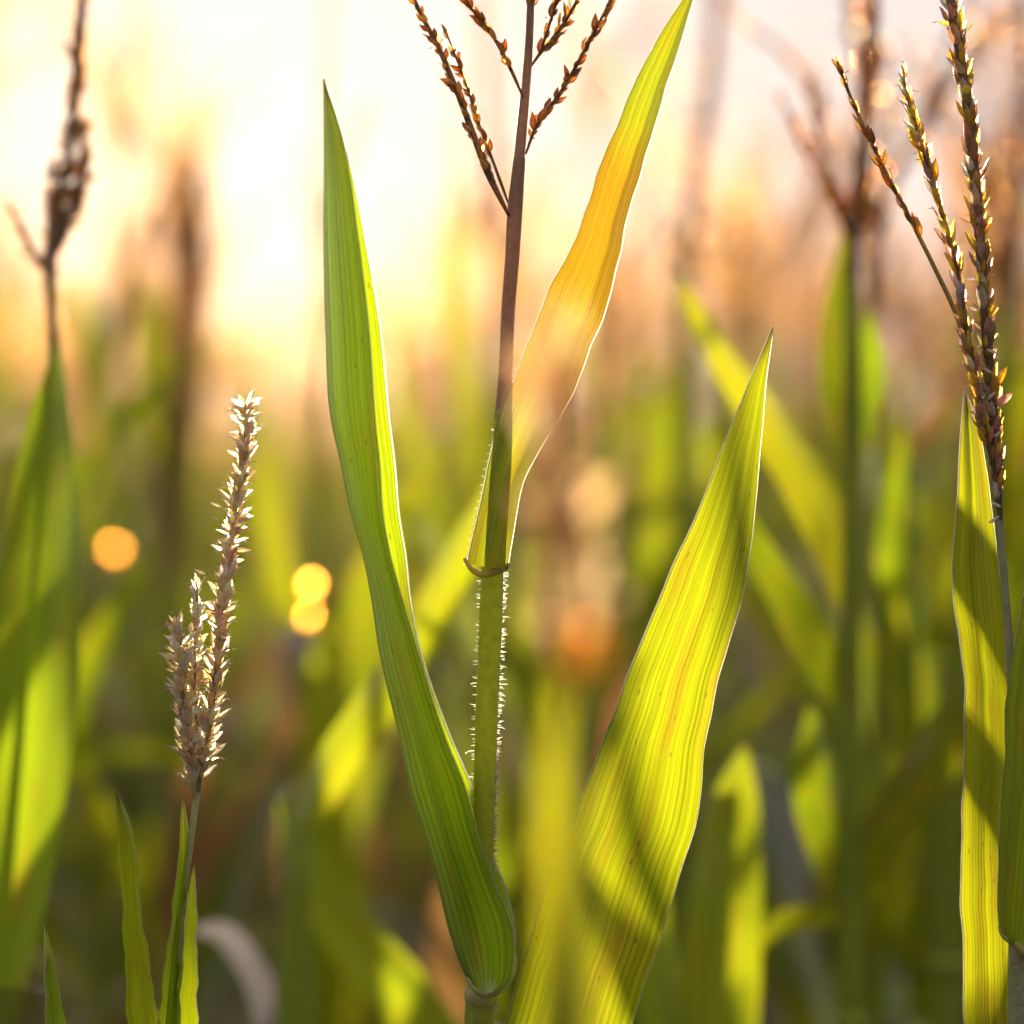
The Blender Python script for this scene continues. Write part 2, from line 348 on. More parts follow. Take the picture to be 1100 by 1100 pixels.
# ------------------------------------------------------------------ the setting: soil
def make_ground():
    m, N, L = nodes('dark_soil')
    tc = N.new('ShaderNodeTexCoord'); n = N.new('ShaderNodeTexNoise'); n.inputs['Scale'].default_value = 9; n.inputs['Detail'].default_value = 8
    L.new(tc.outputs['Object'], n.inputs['Vector'])
    c = mixc(N, L, n.outputs['Fac'], (.022, .014, .008), (.075, .048, .026))
    b = N.new('ShaderNodeBump'); b.inputs['Strength'].default_value = .9; b.inputs['Distance'].default_value = .04; L.new(n.outputs['Fac'], b.inputs['Height'])
    d = N.new('ShaderNodeBsdfDiffuse'); L.new(c, d.inputs[0]); L.new(b.outputs[0], d.inputs['Normal'])
    o = N.new('ShaderNodeOutputMaterial'); L.new(d.outputs[0], o.inputs[0])
    g = MB(); rng = random.Random(2)
    xs = np.r_[-70, np.linspace(-8, 8, 41), 70]; ys = np.r_[-70, np.linspace(-5, 16, 61), 70]
    G = np.array([[(x, y, .03 * math.sin(y * 8.4) + rng.uniform(-.015, .015) if abs(x) <= 8 and -5 <= y <= 16 else 0) for x in xs] for y in ys])
    g.grid(G); tag(g.build('ground', m), kind='structure')
make_ground()

# ------------------------------------------------------------------ in-focus plant in the middle
def centre_plant():
    rng = random.Random(11); bx = P(512, 1100)
    base = np.array([bx[0] + .01, .0, 0]); r = empty('corn_plant', base)
    tag(r, 'sharp corn plant in the middle, brown tassel on a hairy stem between two leaves', 'corn plant')
    # stalk
    s = MB()
    stalk(s, [base, base + np.array([-.004, .0, .7]), base + np.array([-.006, 0, 1.2]), P(513, 1110), P(514, 1060)], [.014, .013, .009, .0051, .0053], GREEN_STALK, nodes_t=(.2, .45, .7))
    st = s.build('stalk', M_STALK, r, base)
    s = MB(); p = [P(515, 1062), P(517, 1000), P(519, 900), P(523, 760), P(528, 640), P(529, 600), P(533, 540), P(540, 440)]
    stalk(s, p, [.0050, .0048, .0047, .0049, .0050, .0048, .0045, .0034], (.42, .46, .03), n=60)
    s.build('stem_segment', M_STALK, r, base)
    s = MB(); p2 = [P(539, 452), P(543, 400), P(546, 330), P(550, 280), P(553, 228), P(558, 170)]
    stalk(s, p2, [.0032, .0030, .0030, .0031, .0033, .0026], (.36, .21, .14), n=40)
    s.build('peduncle', M_STALK, r, base)
    s = MB(); q = spl([P(513, 1240), P(513.5, 1140), P(514.5, 1085), P(516, 1066)], 30); s.tube(q, np.linspace(.0066, .0060, 30), 16, (.34, .40, .05))
    s.tube([q[-1] - (0, 0, .006), q[-1] - (0, 0, .003), q[-1], q[-1] + (0, 0, .003)], [.0060, .0068, .0070, .0056], 16, (.5, .5, .16)); s.build('sheath', M_STALK, r, base)
    # hairs on the stem
    h = MB(); q = spl(p, 200)
    for k in range(900):
        i = int(40 + 105 * rng.random()); d = unit(q[i + 1] - q[i]); side = rng.choice((-1, 1)) if rng.random() < .8 else rng.uniform(-1, 1)
        if side < 0 and rng.random() < .75: continue
        a = unit(np.array([side, rng.uniform(-.5, .3), rng.uniform(-.1, .5)])); L_ = rng.uniform(.0006, .0026) * (1 if rng.random() < .8 else 1.6)
        o = q[i] + a * .0046; b = a + np.array([0, 0, rng.uniform(-.6, .2)]); h.tube([o, o + a * L_ * .6, o + a * L_ * .6 + unit(b) * L_ * .4], [.00022, .00017, .00007], 4, (.95, .92, .8), False)
    h.build('stem_hair', M_HAIR, r, base); h = MB()
    for k in range(60):
        x = P(521 + rng.uniform(0, 11), 1060 + rng.uniform(0, 40)); a = unit(np.array([1, rng.uniform(-.5, .5), rng.uniform(-.4, .4)]))
        h.tube([x, x + a * .0015, x + a * .003], [.00022, .00017, .00007], 4, (.95, .92, .8), False)
    h.build('stem_hair', M_HAIR, st, base)
    # folded left leaf: near half -> fold -> far half
    py = [1067, 1057, 1030, 1000, 950, 900, 850, 790, 700, 640, 600, 550, 500, 450, 350, 250, 150, 100, 84]
    fold = [513, 505, 492, 482, 470, 456, 440, 428, 407, 398, 390, 376, 366, 355, 349, 347, 347.5, 347, 347]
    near = [529, 545, 552, 551, 532, 514, 501, 477, 449, 431, 420, 411, 408, 403, 396, 384, 368, 353, 347.5]
    far = [527, 542, 551, 553, 541, 520, 508, 483, 452, 440, 436, 428, 424, 418, 408, 391, 370, 354, 347.5]
    n = 90; F = spl([(a, b) for a, b in zip(fold, py)], n); Nn = spl([(a, b) for a, b in zip(near, py)], n); Fa = spl([(a, b) for a, b in zip(far, py)], n)
    mh = 10; G = np.zeros((n, 2 * mh + 1, 3))
    for i in range(n):
        t = i / (n - 1); dep = .016 * (1 - t) ** .6 + .001; wob = .0025 * math.sin(t * 14)
        yc = .0 + .05 * t ** 2
        for j in range(2 * mh + 1):
            u = j / mh - 1                                  # -1 near margin, 0 fold, 1 far margin
            e = Nn[i] if u < 0 else Fa[i]; a = abs(u); x = F[i] * (1 - a) + e * a
            yy = (-1 if u < 0 else 1) * dep * math.sin(a * math.pi / 2) ** .8 + wob * a
            G[i, j] = P(x[0], x[1], yc + yy)
    lf = MB(); lf.grid(G); leaf = lf.build('leaf', M_LEAF_GREEN, r, base)
    mr = MB(); margin_tube(mr, G[:, 0]); margin_tube(mr, G[:, -1], .0006)
    mr.build('margin', M_HAIR, leaf, base)
    # collar of that leaf
    c = MB(); cp = [P(502, 1050, -.010), P(509, 1062, -.012), P(522, 1069, -.011), P(538, 1060, -.010), P(551, 1042, -.004), P(553, 1022, .006)]
    c.tube(spl(cp, 24), np.r_[np.linspace(.0006, .0022, 12), np.linspace(.0022, .0006, 12)], 8, (.42, .4, .14)); c.build('collar', M_STALK, leaf, base)
    # upper right leaf, springing from the upper collar and crossing the stem
    Lp = [(501, 606), (509, 570), (518, 530), (528, 480), (541, 436), (560, 385), (597, 297), (622, 245), (646, 175), (679, 95), (712, 32), (738, -8), (752, -28)]
    Rp = [(545, 612), (552, 570), (560, 525), (582, 480), (606, 440), (628, 390), (650, 335), (665, 273), (688, 185), (715, 98), (733, 40), (748, -10), (753, -28)]
    def prof(u, t): return -.010 * math.sin(math.pi * min(1, u)) * (1 - t) ** 2 - .004 + (.012 * max(0, u - .68) / .32 + .004 * abs(u - .5)) * (1 if t > .1 else t * 10)
    G = edges_leaf(Lp, Rp, 80, 17, lambda t: -.004 + .05 * max(0, t - .25) ** 1.3, prof, .0012, rng)
    lf = MB(); lf.grid(G); leaf = lf.build('leaf', M_LEAF_LIGHT_BAND, r, base)
    mr = MB(); margin_tube(mr, G[:, 0]); margin_tube(mr, G[:, -1], .00025); mr.build('margin', M_HAIR, leaf, base)
    c = MB(); cp = [P(499, 600, -.012), P(507, 612, -.014), P(518, 617, -.014), P(530, 614, -.012), P(544, 608, -.006), P(546, 602, .004)]
    c.tube(spl(cp, 24), np.r_[np.linspace(.0008, .0020, 12), np.linspace(.0020, .0006, 12)], 8, (.5, .42, .08)); c.build('collar', M_STALK, leaf, base)
    hh = MB()
    for k in range(90):
        i = rng.randrange(0, 26); a = unit(np.array([-1, rng.uniform(-.4, .4), rng.uniform(-.2, .6)])); o = G[i, 0]
        hh.tube([o, o + a * .0009, o + a * rng.uniform(.0012, .002)], [.00015, .0001, .00004], 4, (.95, .92, .8), False)
    hh.build('margin_hair', M_HAIR, leaf, base)
    # tassel
    t = MB(); t.tube(spl([P(553, 228), P(558, 165), P(563, 110), P(568, 50), P(570, 0), P(571, -60), P(570, -140)], 40), np.linspace(.0028, .0008, 40), 9, (.36, .21, .14))
    tas = t.build('tassel', M_STALK, r, base)
    for pts, r0, nn, sp, st_ in (
        ([P(547, 232, -.003), P(526, 190, -.008), P(503, 130, -.012), P(476, 62, -.016), P(445, 0, -.02), P(424, -50, -.02)], .0017, 62, .0052, .12),
        ([P(549, 226, 0), P(532, 180, .006), P(516, 138, .01), P(499, 85, .014), P(486, 52, .016), P(478, 30, .016)], .0008, 34, .0060, .30),
        ([P(562, 105, -.003), P(549, 75, -.008), P(533, 45, -.012), P(500, 0, -.018), P(480, -40, -.02)], .0009, 34, .0066, .18),
        ([P(565, 165, .002), P(578, 132, .008), P(600, 103, .012), P(624, 62, .016), P(655, 2, .02), P(675, -40, .02)], .0011, 60, .0068, .08),
        ([P(570, 72, .002), P(582, 55, .004), P(598, 36, .006), P(618, 4, .008), P(632, -40, .01)], .0010, 36, .0062, .14),
        ([P(580, 58, .003), P(589, 30, .002), P(597, 5, 0), P(603, -40, 0)], .0008, 24, .0060, .14),
        ([P(568, 60, 0), P(570, 10, 0), P(571, -50, 0), P(570, -140, 0)], .0018, 60, .0068, .25)):
        b = MB(); branch(b, pts, r0, r0 * .45, rng, PAL_CENTRE, int(nn * 1.35), sp, .0029, st_, 1.0, (8, 26), stem=(.17, .1, .055), anther=.08, open_=.3)
        b.build('tassel_branch', M_TASSEL, tas, base)
centre_plant()

# ------------------------------------------------------------------ broad leaf on the right of the middle
def broad_leaf_plant():
    rng = random.Random(5); base = np.array([P(610, 1500)[0], .02, 0]); r = empty('corn_plant', base)
    tag(r, 'corn plant raising one broad sunlit yellow green leaf right of the central stem', 'corn plant')
    s = MB(); stalk(s, [base, base + np.array([.0, 0, .6]), P(606, 1500, .012), P(600, 1380, .006)], [.014, .012, .009, .006], GREEN_STALK, nodes_t=(.3, .7)); s.build('stalk', M_STALK, r, base)
    Lp = [(588, 1400), (556, 1300), (535, 1200), (540, 1110), (552, 1066), (580, 975), (625, 855), (670, 740), (715, 625), (750, 550), (780, 472), (808, 402), (830, 351)]
    Rp = [(612, 1400), (640, 1300), (660, 1200), (678, 1105), (690, 1068), (711, 1000), (736, 920), (752, 868), (757, 795), (770, 735), (801, 625), (810, 550), (818, 472), (823, 410), (831, 353)]
    def prof(u, t): return .016 * abs(u - .42) * math.sin(min(1, t * 1.6 + .1) * math.pi) ** .5 + .005 * math.sin(u * 7 + t * 5) * (1 - t)
    G = edges_leaf(Lp, Rp, 100, 21, lambda t: .006 - .03 * math.sin(t * math.pi) * .6, prof, .0022, rng)
    lf = MB(); lf.grid(G); leaf = lf.build('leaf', M_LEAF_BRIGHT, r, base)
    mr = MB(); margin_tube(mr, G[:, 0], .00042); margin_tube(mr, G[:, -1], .00026, (.6, .5, .12)); mr.build('margin', M_HAIR, leaf, base)
broad_leaf_plant()

# ------------------------------------------------------------------ pale seed head at the left
def pale_head_plant():
    rng = random.Random(21); base = np.array([P(175, 1500)[0], 0, 0]); r = empty('grass_plant', base)
    tag(r, 'short plant with a dense pale pinkish seed head and narrow green leaves', 'seed head plant')
    s = MB(); stalk(s, [base, base + np.array([0, 0, .8]), P(172, 1300), P(182, 1100), P(194, 985), P(206, 890), P(212, 850)], [.006, .005, .0035, .0020, .0017, .0016, .0014], (.36, .37, .14)); s.build('stalk', M_STALK, r, base)
    hd = MB(); hd.tube(spl([P(212, 852), P(214, 835), P(217, 815)], 8), .0014, 7, (.3, .3, .12)); head = hd.build('seed_head', M_STALK, r, base)
    for pts, nn, ln, w_, st_, sprd, r0 in (
        ([P(211, 860), P(220, 812, -.002), P(228, 760, -.004), P(235, 690, -.005), P(241, 630, -.004), P(252, 555, -.002), P(261, 500, 0), P(264, 434, .001)], 520, .0084, .0028, .05, (12, 58), .0013),
        ([P(209, 862), P(204, 820, -.006), P(199, 770, -.010), P(194, 720, -.012), P(190, 672, -.012)], 290, .0084, .0027, .08, (10, 52), .0012),
        ([P(212, 850, .003), P(211, 780, .006), P(209, 710, .006), P(211, 670, .005), P(212, 630, .005)], 150, .0074, .0025, .15, (10, 40), .0009)):
        b = MB(); branch(b, pts, r0, .0006, rng, PAL_PALE, nn, ln, w_, st_, 1.0, sprd, stem=(.4, .34, .14), anther=.55, open_=.9); b.build('seed_spike', M_HEAD, head, base)
    b = MB(); n_ = 0
    for q in ((221, 617), (238, 545)):
        b.seed(P(*q), (-1, -.2, .45), .0055, .0016, (.8, .7, .6))
    b.build('loose_floret', M_TASSEL, head, base)
    for Lp, Rp, Yd in (
        ([(140, 1240), (137, 1100), (134, 1040), (130, 950), (125, 880), (124.5, 853)], [(176, 1240), (171, 1100), (163, 1050), (150, 965), (143, 895), (127, 853)], -.012),
        ([(160, 1240), (170, 1090), (178, 1030), (187, 960), (193, 900), (195, 858)], [(186, 1240), (193, 1100), (196, 1030), (200, 960), (203, 905), (197, 858)], -.004),
        ([(176, 1240), (186, 1100), (192, 1040), (199, 980), (207, 930)], [(206, 1240), (212, 1100), (211.5, 1040), (211, 980), (209, 930)], .012)):
        G = edges_leaf(Lp, Rp, 50, 9, Yd, lambda u, t: .008 * abs(u - .45), .001, rng); lf = MB(); lf.grid(G); leaf = lf.build('leaf', M_LEAF_GREEN, r, base)
        mr = MB(); margin_tube(mr, G[:, -1], .00022); mr.build('margin', M_HAIR, leaf, base)
pale_head_plant()

def corner_plant():
    rng = random.Random(3); base = np.array([P(62, 1500)[0], .0, 0]); r = empty('corn_plant', base)
    tag(r, 'plant showing only one narrow pointed leaf tip in the bottom left corner', 'corn plant')
    s = MB(); stalk(s, [base, base + np.array([0, 0, .6]), P(62, 1450), P(60, 1330)], [.011, .010, .006, .003], GREEN_STALK, nodes_t=(.4,)); s.build('stalk', M_STALK, r, base)
    G = edges_leaf([(58, 1340), (50, 1220), (49, 1100), (48.5, 1040), (48, 994)], [(66, 1340), (84, 1220), (71, 1100), (59, 1040), (50, 994)], 50, 9, 0, lambda u, t: .008 * abs(u - .4), .001, rng)
    lf = MB(); lf.grid(G); leaf = lf.build('leaf', M_LEAF, r, base); mr = MB(); margin_tube(mr, G[:, 0], .0004); mr.build('margin', M_HAIR, leaf, base)
corner_plant()

# ------------------------------------------------------------------ right tassel plant
def right_plant():
    rng = random.Random(8); base = np.array([P(1094, 1500)[0], .0, 0]); r = empty('corn_plant', base)
    tag(r, 'sharp corn plant at the right edge with three tassel spikes, thick yellow and purple florets', 'corn plant')
    s = MB(); stalk(s, [base, base + np.array([0, 0, .7]), P(1096, 1300), P(1094, 1060), P(1091, 850), P(1085, 700), P(1077, 600), P(1071, 520), P(1066, 450), P(1060, 390)],
        [.013, .011, .008, .0046, .0030, .0019, .0017, .0016, .0016, .0018], (.36, .37, .2), n=70); s.build('stalk', M_STALK, r, base)
    t = MB(); t.tube(spl([P(1060, 392), P(1058, 360), P(1056, 320)], 10), .0017, 8, (.2, .14, .1)); tas = t.build('tassel', M_STALK, r, base)
    for pts, r0, nn, ln, w_, st_, pal, sprd in (
        ([P(1075, 570), P(1069, 480, -.003), P(1062, 390, -.004), P(1055, 290, -.004), P(1046, 180, -.002), P(1033, 70, 0), P(1018, -20, 0), P(1008, -90, 0)], .0026, 430, .0088, .0030, .05, PAL_RIGHT, (8, 30)),
        ([P(1066, 500, -.006), P(1050, 420, -.010), P(1036, 340, -.014), P(1024, 275, -.016), P(1008, 215, -.016), P(988, 150, -.014), P(969, 83, -.012)], .0015, 190, .0092, .0030, .05, PAL_RIGHT[:1] * 3 + PAL_RIGHT, (8, 26)),
        ([P(1062, 450, .003), P(1045, 395, .004), P(1028, 340, .006), P(1005, 290, .008), P(980, 240, .010), P(948, 178, .012), P(914, 105, .012), P(899, 66, .012)], .0012, 60, .0076, .0026, .5, PAL_CENTRE, (6, 20)),
        ([P(1068, 520, .004), P(1056, 450, .006), P(1046, 400, .007), P(1034, 350, .007)], .0009, 44, .0095, .0027, .1, PAL_RIGHT, (8, 24))):
        b = MB(); branch(b, pts, r0, .0007 if r0 < .0025 else .0020, rng, pal, nn, ln, w_, st_, 1.0, sprd, stem=(.26, .19, .10), anther=.14, n_path=60, open_=.9); b.build('tassel_branch', M_TASSEL, tas, base)
    for q in ((1062, 562), (1076, 545), (1048, 300), (1066, 470), (1055, 395), (1072, 380), (1060, 430), (1040, 330)):
        b = MB(); b.seed(P(q[0], q[1], -.008), (rng.uniform(-1, 1), -.3, rng.uniform(-.5, .6)), .006, .0017, (.8, .74, .7)); b.build('loose_anther', M_TASSEL, tas, base)
    # erect leaf behind the stem
    Lp = [(1044, 1300), (1038, 1180), (1036, 1100), (1033, 950), (1034, 850), (1037, 740), (1031, 690), (1023, 628), (1026, 580), (1030, 500), (1034, 440), (1036, 420)]
    Rp = [(1100, 1300), (1100, 1180), (1098, 1100), (1092, 960), (1088, 850), (1083, 760), (1081, 700), (1076, 640), (1070, 590), (1059, 500), (1045, 440), (1037, 420)]
    G = edges_leaf(Lp, Rp, 90, 17, .012, lambda u, t: .012 * abs(u - .5) + .002 * math.sin(u * 9), .0018, rng)
    lf = MB(); lf.grid(G); leaf = lf.build('leaf', M_LEAF_BRIGHT, r, base); mr = MB(); margin_tube(mr, G[:, 0], .0004); margin_tube(mr, G[:, -1], .0003, (.6, .5, .12)); mr.build('margin', M_HAIR, leaf, base)
    # folded leaf in front, its base at the collar
    Lp = [(1074, 1003), (1072, 980), (1074, 900), (1077, 850), (1080, 790), (1083, 735), (1092, 680), (1101, 640), (1116, 570), (1140, 480), (1165, 400)]
    Rp = [(1108, 1030), (1116, 980), (1128, 900), (1135, 850), (1140, 790), (1146, 735), (1152, 680), (1158, 640), (1166, 570), (1172, 480), (1168, 400)]
    G = edges_leaf(Lp, Rp, 70, 17, lambda t: -.012 + .01 * t, lambda u, t: .022 * abs(u - .35) - .006, .0015, rng)
    lf = MB(); lf.grid(G); leaf = lf.build('leaf', M_LEAF, r, base); mr = MB(); margin_tube(mr, G[:, 0], .0003); mr.build('margin', M_HAIR, leaf, base)
    c = MB(); c.tube(spl([P(1073, 995, -.012), P(1078, 1006, -.014), P(1090, 1014, -.014), P(1102, 1026, -.012), P(1110, 1030, -.004)], 20), np.r_[np.linspace(.0006, .0016, 10), np.linspace(.0016, .0006, 10)], 7, (.45, .4, .12)); c.build('collar', M_STALK, leaf, base)
    h = MB()
    for k in range(120):
        x = P(1094 + rng.uniform(-3, 10), 1030 + rng.uniform(0, 70), -.004); a = unit(np.array([rng.choice((-1, 1)), rng.uniform(-.6, .3), rng.uniform(-.4, .4)])); h.tube([x, x + a * .0014, x + a * .0026], [.00015, .0001, .00005], 4, (.95, .92, .8), False)
    h.build('stem_hair', M_HAIR, r, base)
right_plant()

# ------------------------------------------------------------------ blurred plants with a place of their own
def soft_plant(label, x0, Y, leaves=(), spikes=(), stem=None, seed=0, cat='corn plant', pal=PAL_FIELD, group=None, glints=()):
    """x0 = pixel column of the foot; leaves: (centreline, widths, material[, depths]); spikes: (line, count, length, radius)"""
    rng = random.Random(seed); k = (D + Y) / D * S; base = np.array([(x0 - 550) * k, Y, 0]); r = empty('corn_plant', base); tag(r, label, cat, group)
    if stem is None: stem = ([(x0, 1400), (x0, 1300)], [.008, .005])
    pts = [base, base + np.array([0, 0, .5])] + [P(a, b, Y) for a, b in stem[0]]
    s = MB(); stalk(s, pts, [.014, .012] + list(stem[1]), GREEN_STALK, nodes_t=(.3, .55, .78)); s.build('stalk', M_STALK, r, base)
    for i, lv in enumerate(leaves):
        G = centre_leaf(lv[0], lv[1], lv[3] if len(lv) > 3 else Y, tilt=rng.uniform(-.3, .3), seed=seed * 7 + i); lf = MB(); lf.grid(G); lf.build('leaf', lv[2], r, base)
    if spikes:
        ax = spikes[0][0]; t = MB(); t.tube(spl([P(a, b, Y) for a, b in ax], 20), np.linspace(spikes[0][3] * .9, .0006, 20), 6, (.2, .12, .06)); tas = t.build('tassel', M_STALK, r, base)
        for ln, cnt, lg, rad in spikes:
            b = MB(); branch(b, [P(a, q, Y + rng.uniform(-.02, .02) * (i > 0)) for i, (a, q) in enumerate(ln)], rad, rad * .4, rng, pal, cnt, lg, lg * .42, .1, 1, (10, 35), fine=False, n_path=24, open_=1.0 if pal is PAL_FORE else 0.0, stem=(.6, .4, .2) if pal is PAL_FORE else (.2, .13, .07)); b.build('tassel_branch', M_SOFT if pal is PAL_FORE else M_TASSEL, tas, base)
    for (a, b_, sz, mt) in glints:      # small discs added to the plant to make blurred bokeh glints
        q = MB(); c = P(a, b_, Y - .015); rd = sz * k / 2; n = 14
        vs = [c] + [c + np.array([math.cos(j * 2 * math.pi / n) * rd * f, (-.35 * rd if f == 1 else 0), math.sin(j * 2 * math.pi / n) * rd * f * rng.uniform(.85, 1.15)]) for f in (.55, 1) for j in range(n)]
        fs = [(0, 1 + j, 1 + (j + 1) % n) for j in range(n)] + [(1 + j, 1 + n + j, 1 + n + (j + 1) % n, 1 + (j + 1) % n) for j in range(n)]
        q.add(vs, fs); q.build('glint_disc', mt, r, base)
    return r

soft_plant('blurred corn plant on the left edge, broad glowing leaf below a dark tassel', 20, .38,
    [([(0, 1060), (6, 1000), (18, 900), (30, 780), (40, 650), (47, 540), (54, 450), (62, 365)], [50, 66, 84, 92, 88, 70, 42, 3], M_LEAF, .33)],
    [([(58, 372), (54, 320), (58, 255), (70, 190), (82, 100), (90, 10), (95, -60)], 90, .011, .0034), ([(56, 330), (52, 270), (54, 215), (60, 170)], 36, .010, .0024), ([(64, 270), (78, 220), (90, 180), (88, 130)], 40, .012, .003),
     ([(54, 300), (30, 260), (8, 215)], 26, .009, .002), ([(60, 260), (75, 150), (80, 60), (86, 0)], 40, .009, .002)],
    ([(-4, 1100), (24, 800), (50, 520), (58, 372)], [.006, .003, .0022, .0034]), 31, pal=PAL_DARK)
soft_plant('heavily blurred plant with a pointed reddish brown top under the low sun', 190, 2.2,
    [([(185, 620), (190, 500), (198, 400), (203, 300), (208, 220), (215, 150)], [30, 40, 44, 40, 26, 4], M_DRY), ([(190, 560), (172, 440), (165, 350), (160, 290)], [30, 40, 34, 4], M_FIELD)],
    [([(205, 330), (212, 230), (215, 170), (217, 120)], 110, .016, .005), ([(205, 330), (222, 260), (232, 210)], 50, .014, .003), ([(203, 330), (192, 250), (186, 190)], 50, .014, .003), ([(203, 320), (185, 270), (178, 225)], 50, .012, .005)],
    ([(188, 1100), (192, 700), (203, 400), (205, 330)], [.012, .01, .006, .005]), 32, pal=PAL_DARK)
soft_plant('blurred thin upright tassel just behind the tip of the long left leaf', 345, 1.6, [([(345, 760), (300, 620), (285, 520), (266, 392)], [24, 34, 30, 4], M_FIELD)],
    [([(344, 420), (346, 250), (350, 100), (352, 0), (353, -80)], 80, .010, .004), ([(345, 300), (325, 200), (318, 150)], 34, .009, .002), ([(346, 260), (372, 170), (400, 110)], 44, .010, .003)],
    ([(345, 1100), (345, 760), (344, 420)], [.012, .009, .005]), 33)
soft_plant('blurred brown tassel directly behind the central tassel', 520, 1.8, [([(512, 640), (470, 540), (434, 440), (430, 352)], [14, 22, 18, 4], M_FIELD), ([(525, 600), (500, 420), (488, 300), (486, 190)], [16, 24, 20, 3], M_FIELD)],
    [([(536, 340), (532, 240), (526, 120), (516, 10), (508, -60)], 120, .012, .006), ([(534, 300), (500, 180), (484, 60)], 44, .010, .0025), ([(534, 280), (548, 160), (552, 60)], 44, .010, .0025), ([(534, 300), (580, 220), (600, 160)], 44, .010, .0025)],
    ([(470, 1100), (512, 700), (536, 340)], [.010, .007, .005]), 34)
soft_plant('blurred tall single tassel spike right of the upper leaf with painted orange light', 728, 1.5, [([(724, 760), (712, 600), (716, 480), (725, 390)], [40, 56, 50, 4], M_FIELD), ([(735, 700), (762, 560), (754, 450)], [24, 30, 4], M_LEAF_BRIGHT)],
    [([(736, 300), (742, 230), (755, 140), (766, 40), (772, -60)], 150, .013, .0075), ([(736, 300), (720, 260), (712, 225)], 24, .010, .003), ([(736, 300), (760, 262), (775, 225)], 24, .010, .003)],
    ([(726, 1100), (730, 600), (736, 300)], [.012, .009, .005]), 35)
soft_plant('blurred corn plant with tall grey green stalk and a leaf arching up to its left', 914, .55,
    [([(910, 645), (895, 590), (868, 525), (820, 450), (775, 385), (745, 330), (722, 290)], [30, 44, 52, 44, 30, 18, 4], M_LEAF_BRIGHT),
     ([(908, 968), (935, 915), (985, 845), (1040, 755), (1075, 700)], [30, 48, 54, 44, 6], M_FIELD),
     ([(905, 980), (870, 985), (838, 992), (815, 1020)], [20, 30, 26, 5], M_FIELD),
     ([(912, 760), (880, 700), (845, 640), (815, 590), (800, 545)], [30, 44, 40, 30, 5], M_FIELD),
     ([(914, 500), (902, 400), (905, 320), (908, 245)], [26, 44, 36, 3], M_FIELD),
     ([(916, 480), (932, 400), (934, 330)], [26, 36, 4], M_LEAF),
     ([(900, 960), (880, 850), (870, 760)], [30, 60, 8], M_FIELD)],
    [([(914, 300), (922, 200), (932, 100), (940, 0), (944, -80)], 110, .011, .005), ([(916, 270), (890, 180), (876, 120), (870, 80)], 50, .011, .003), ([(916, 250), (880, 190), (838, 105)], 40, .009, .002), ([(918, 240), (928, 140), (926, 50)], 50, .010, .003)],
    ([(912, 1100), (913, 970), (914, 650), (915, 420), (914, 300)], [.008, .007, .0062, .0055, .0045]), 36)
soft_plant('blurred plant lifting a wide yellow green leaf tip low beside the broad leaf', 770, .5, [([(762, 1300), (766, 1180), (774, 1060), (782, 950), (792, 850), (800, 800)], [70, 88, 86, 74, 44, 4], M_LEAF),
    ([(772, 1260), (720, 1140), (706, 1040), (714, 940)], [50, 60, 50, 4], M_LEAF)], seed=37)
soft_plant('blurred plant with a diagonal leaf rising behind the long left leaf', 315, .5, [([(322, 900), (350, 840), (400, 765), (450, 690), (492, 605), (520, 545), (540, 500)], [24, 44, 50, 46, 40, 26, 4], M_LEAF_BRIGHT)],
    (), ([(314, 1100), (318, 960), (322, 880)], [.010, .008, .006]), 38)
soft_plant('blurred plant with a dark leaf slanting down to the right at the bottom', 318, .6, [([(306, 860), (330, 930), (375, 1005), (430, 1070), (490, 1150)], [20, 46, 62, 70, 60], M_LEAF),
    ([(300, 1180), (270, 1040), (240, 1002), (205, 1000)], [34, 30, 24, 5], M_PALE_DRY)], (), ([(320, 1100), (318, 960), (310, 850)], [.010, .008, .005]), 39)
soft_plant('blurred plant with dull shaded leaves behind the right edge tassel', 1015, .8, [([(1000, 1100), (1010, 980), (1030, 880), (1040, 800)], [50, 70, 50, 4], M_FIELD), ([(1010, 700), (1060, 560), (1090, 440), (1100, 370)], [40, 56, 40, 4], M_FIELD), ([(1010, 900), (975, 700), (968, 560), (975, 450)], [40, 60, 50, 4], M_FIELD)],
    [([(1085, 330), (1092, 220), (1098, 110), (1100, 0)], 90, .011, .004), ([(1086, 310), (1070, 220), (1064, 150)], 30, .009, .002)], ([(1015, 1100), (1030, 700), (1075, 440), (1085, 330)], [.012, .009, .006, .005]), 40)

soft_plant('blurred slim plant added to carry round orange glint discs between left edge and seed head', 112, 2.2,
    [([(112, 1000), (100, 900), (92, 800), (88, 700)], [26, 40, 30, 4], M_FIELD), ([(116, 900), (150, 800), (190, 730)], [24, 36, 5], M_FIELD)], (),
    ([(112, 1100), (114, 800), (120, 590)], [.008, .006, .003]), 42, glints=[(119, 597, 26, M_GLINT), (133, 770, 20, M_GLINT), (64, 836, 30, M_GLINT_PALE)])
soft_plant('blurred thin plant added to carry a stack of orange glint discs between seed head and long left leaf', 333, 1.5,
    [([(332, 1000), (345, 900), (352, 820), (350, 740)], [20, 34, 26, 4], M_FIELD)], (),
    ([(330, 1100), (328, 800), (342, 615)], [.008, .006, .003]), 43, glints=[(341, 634, 26, M_GLINT), (338, 668, 24, M_GLINT), (329, 722, 17, M_GLINT), (329, 764, 16, M_GLINT), (378, 700, 36, M_GLINT_PALE)])
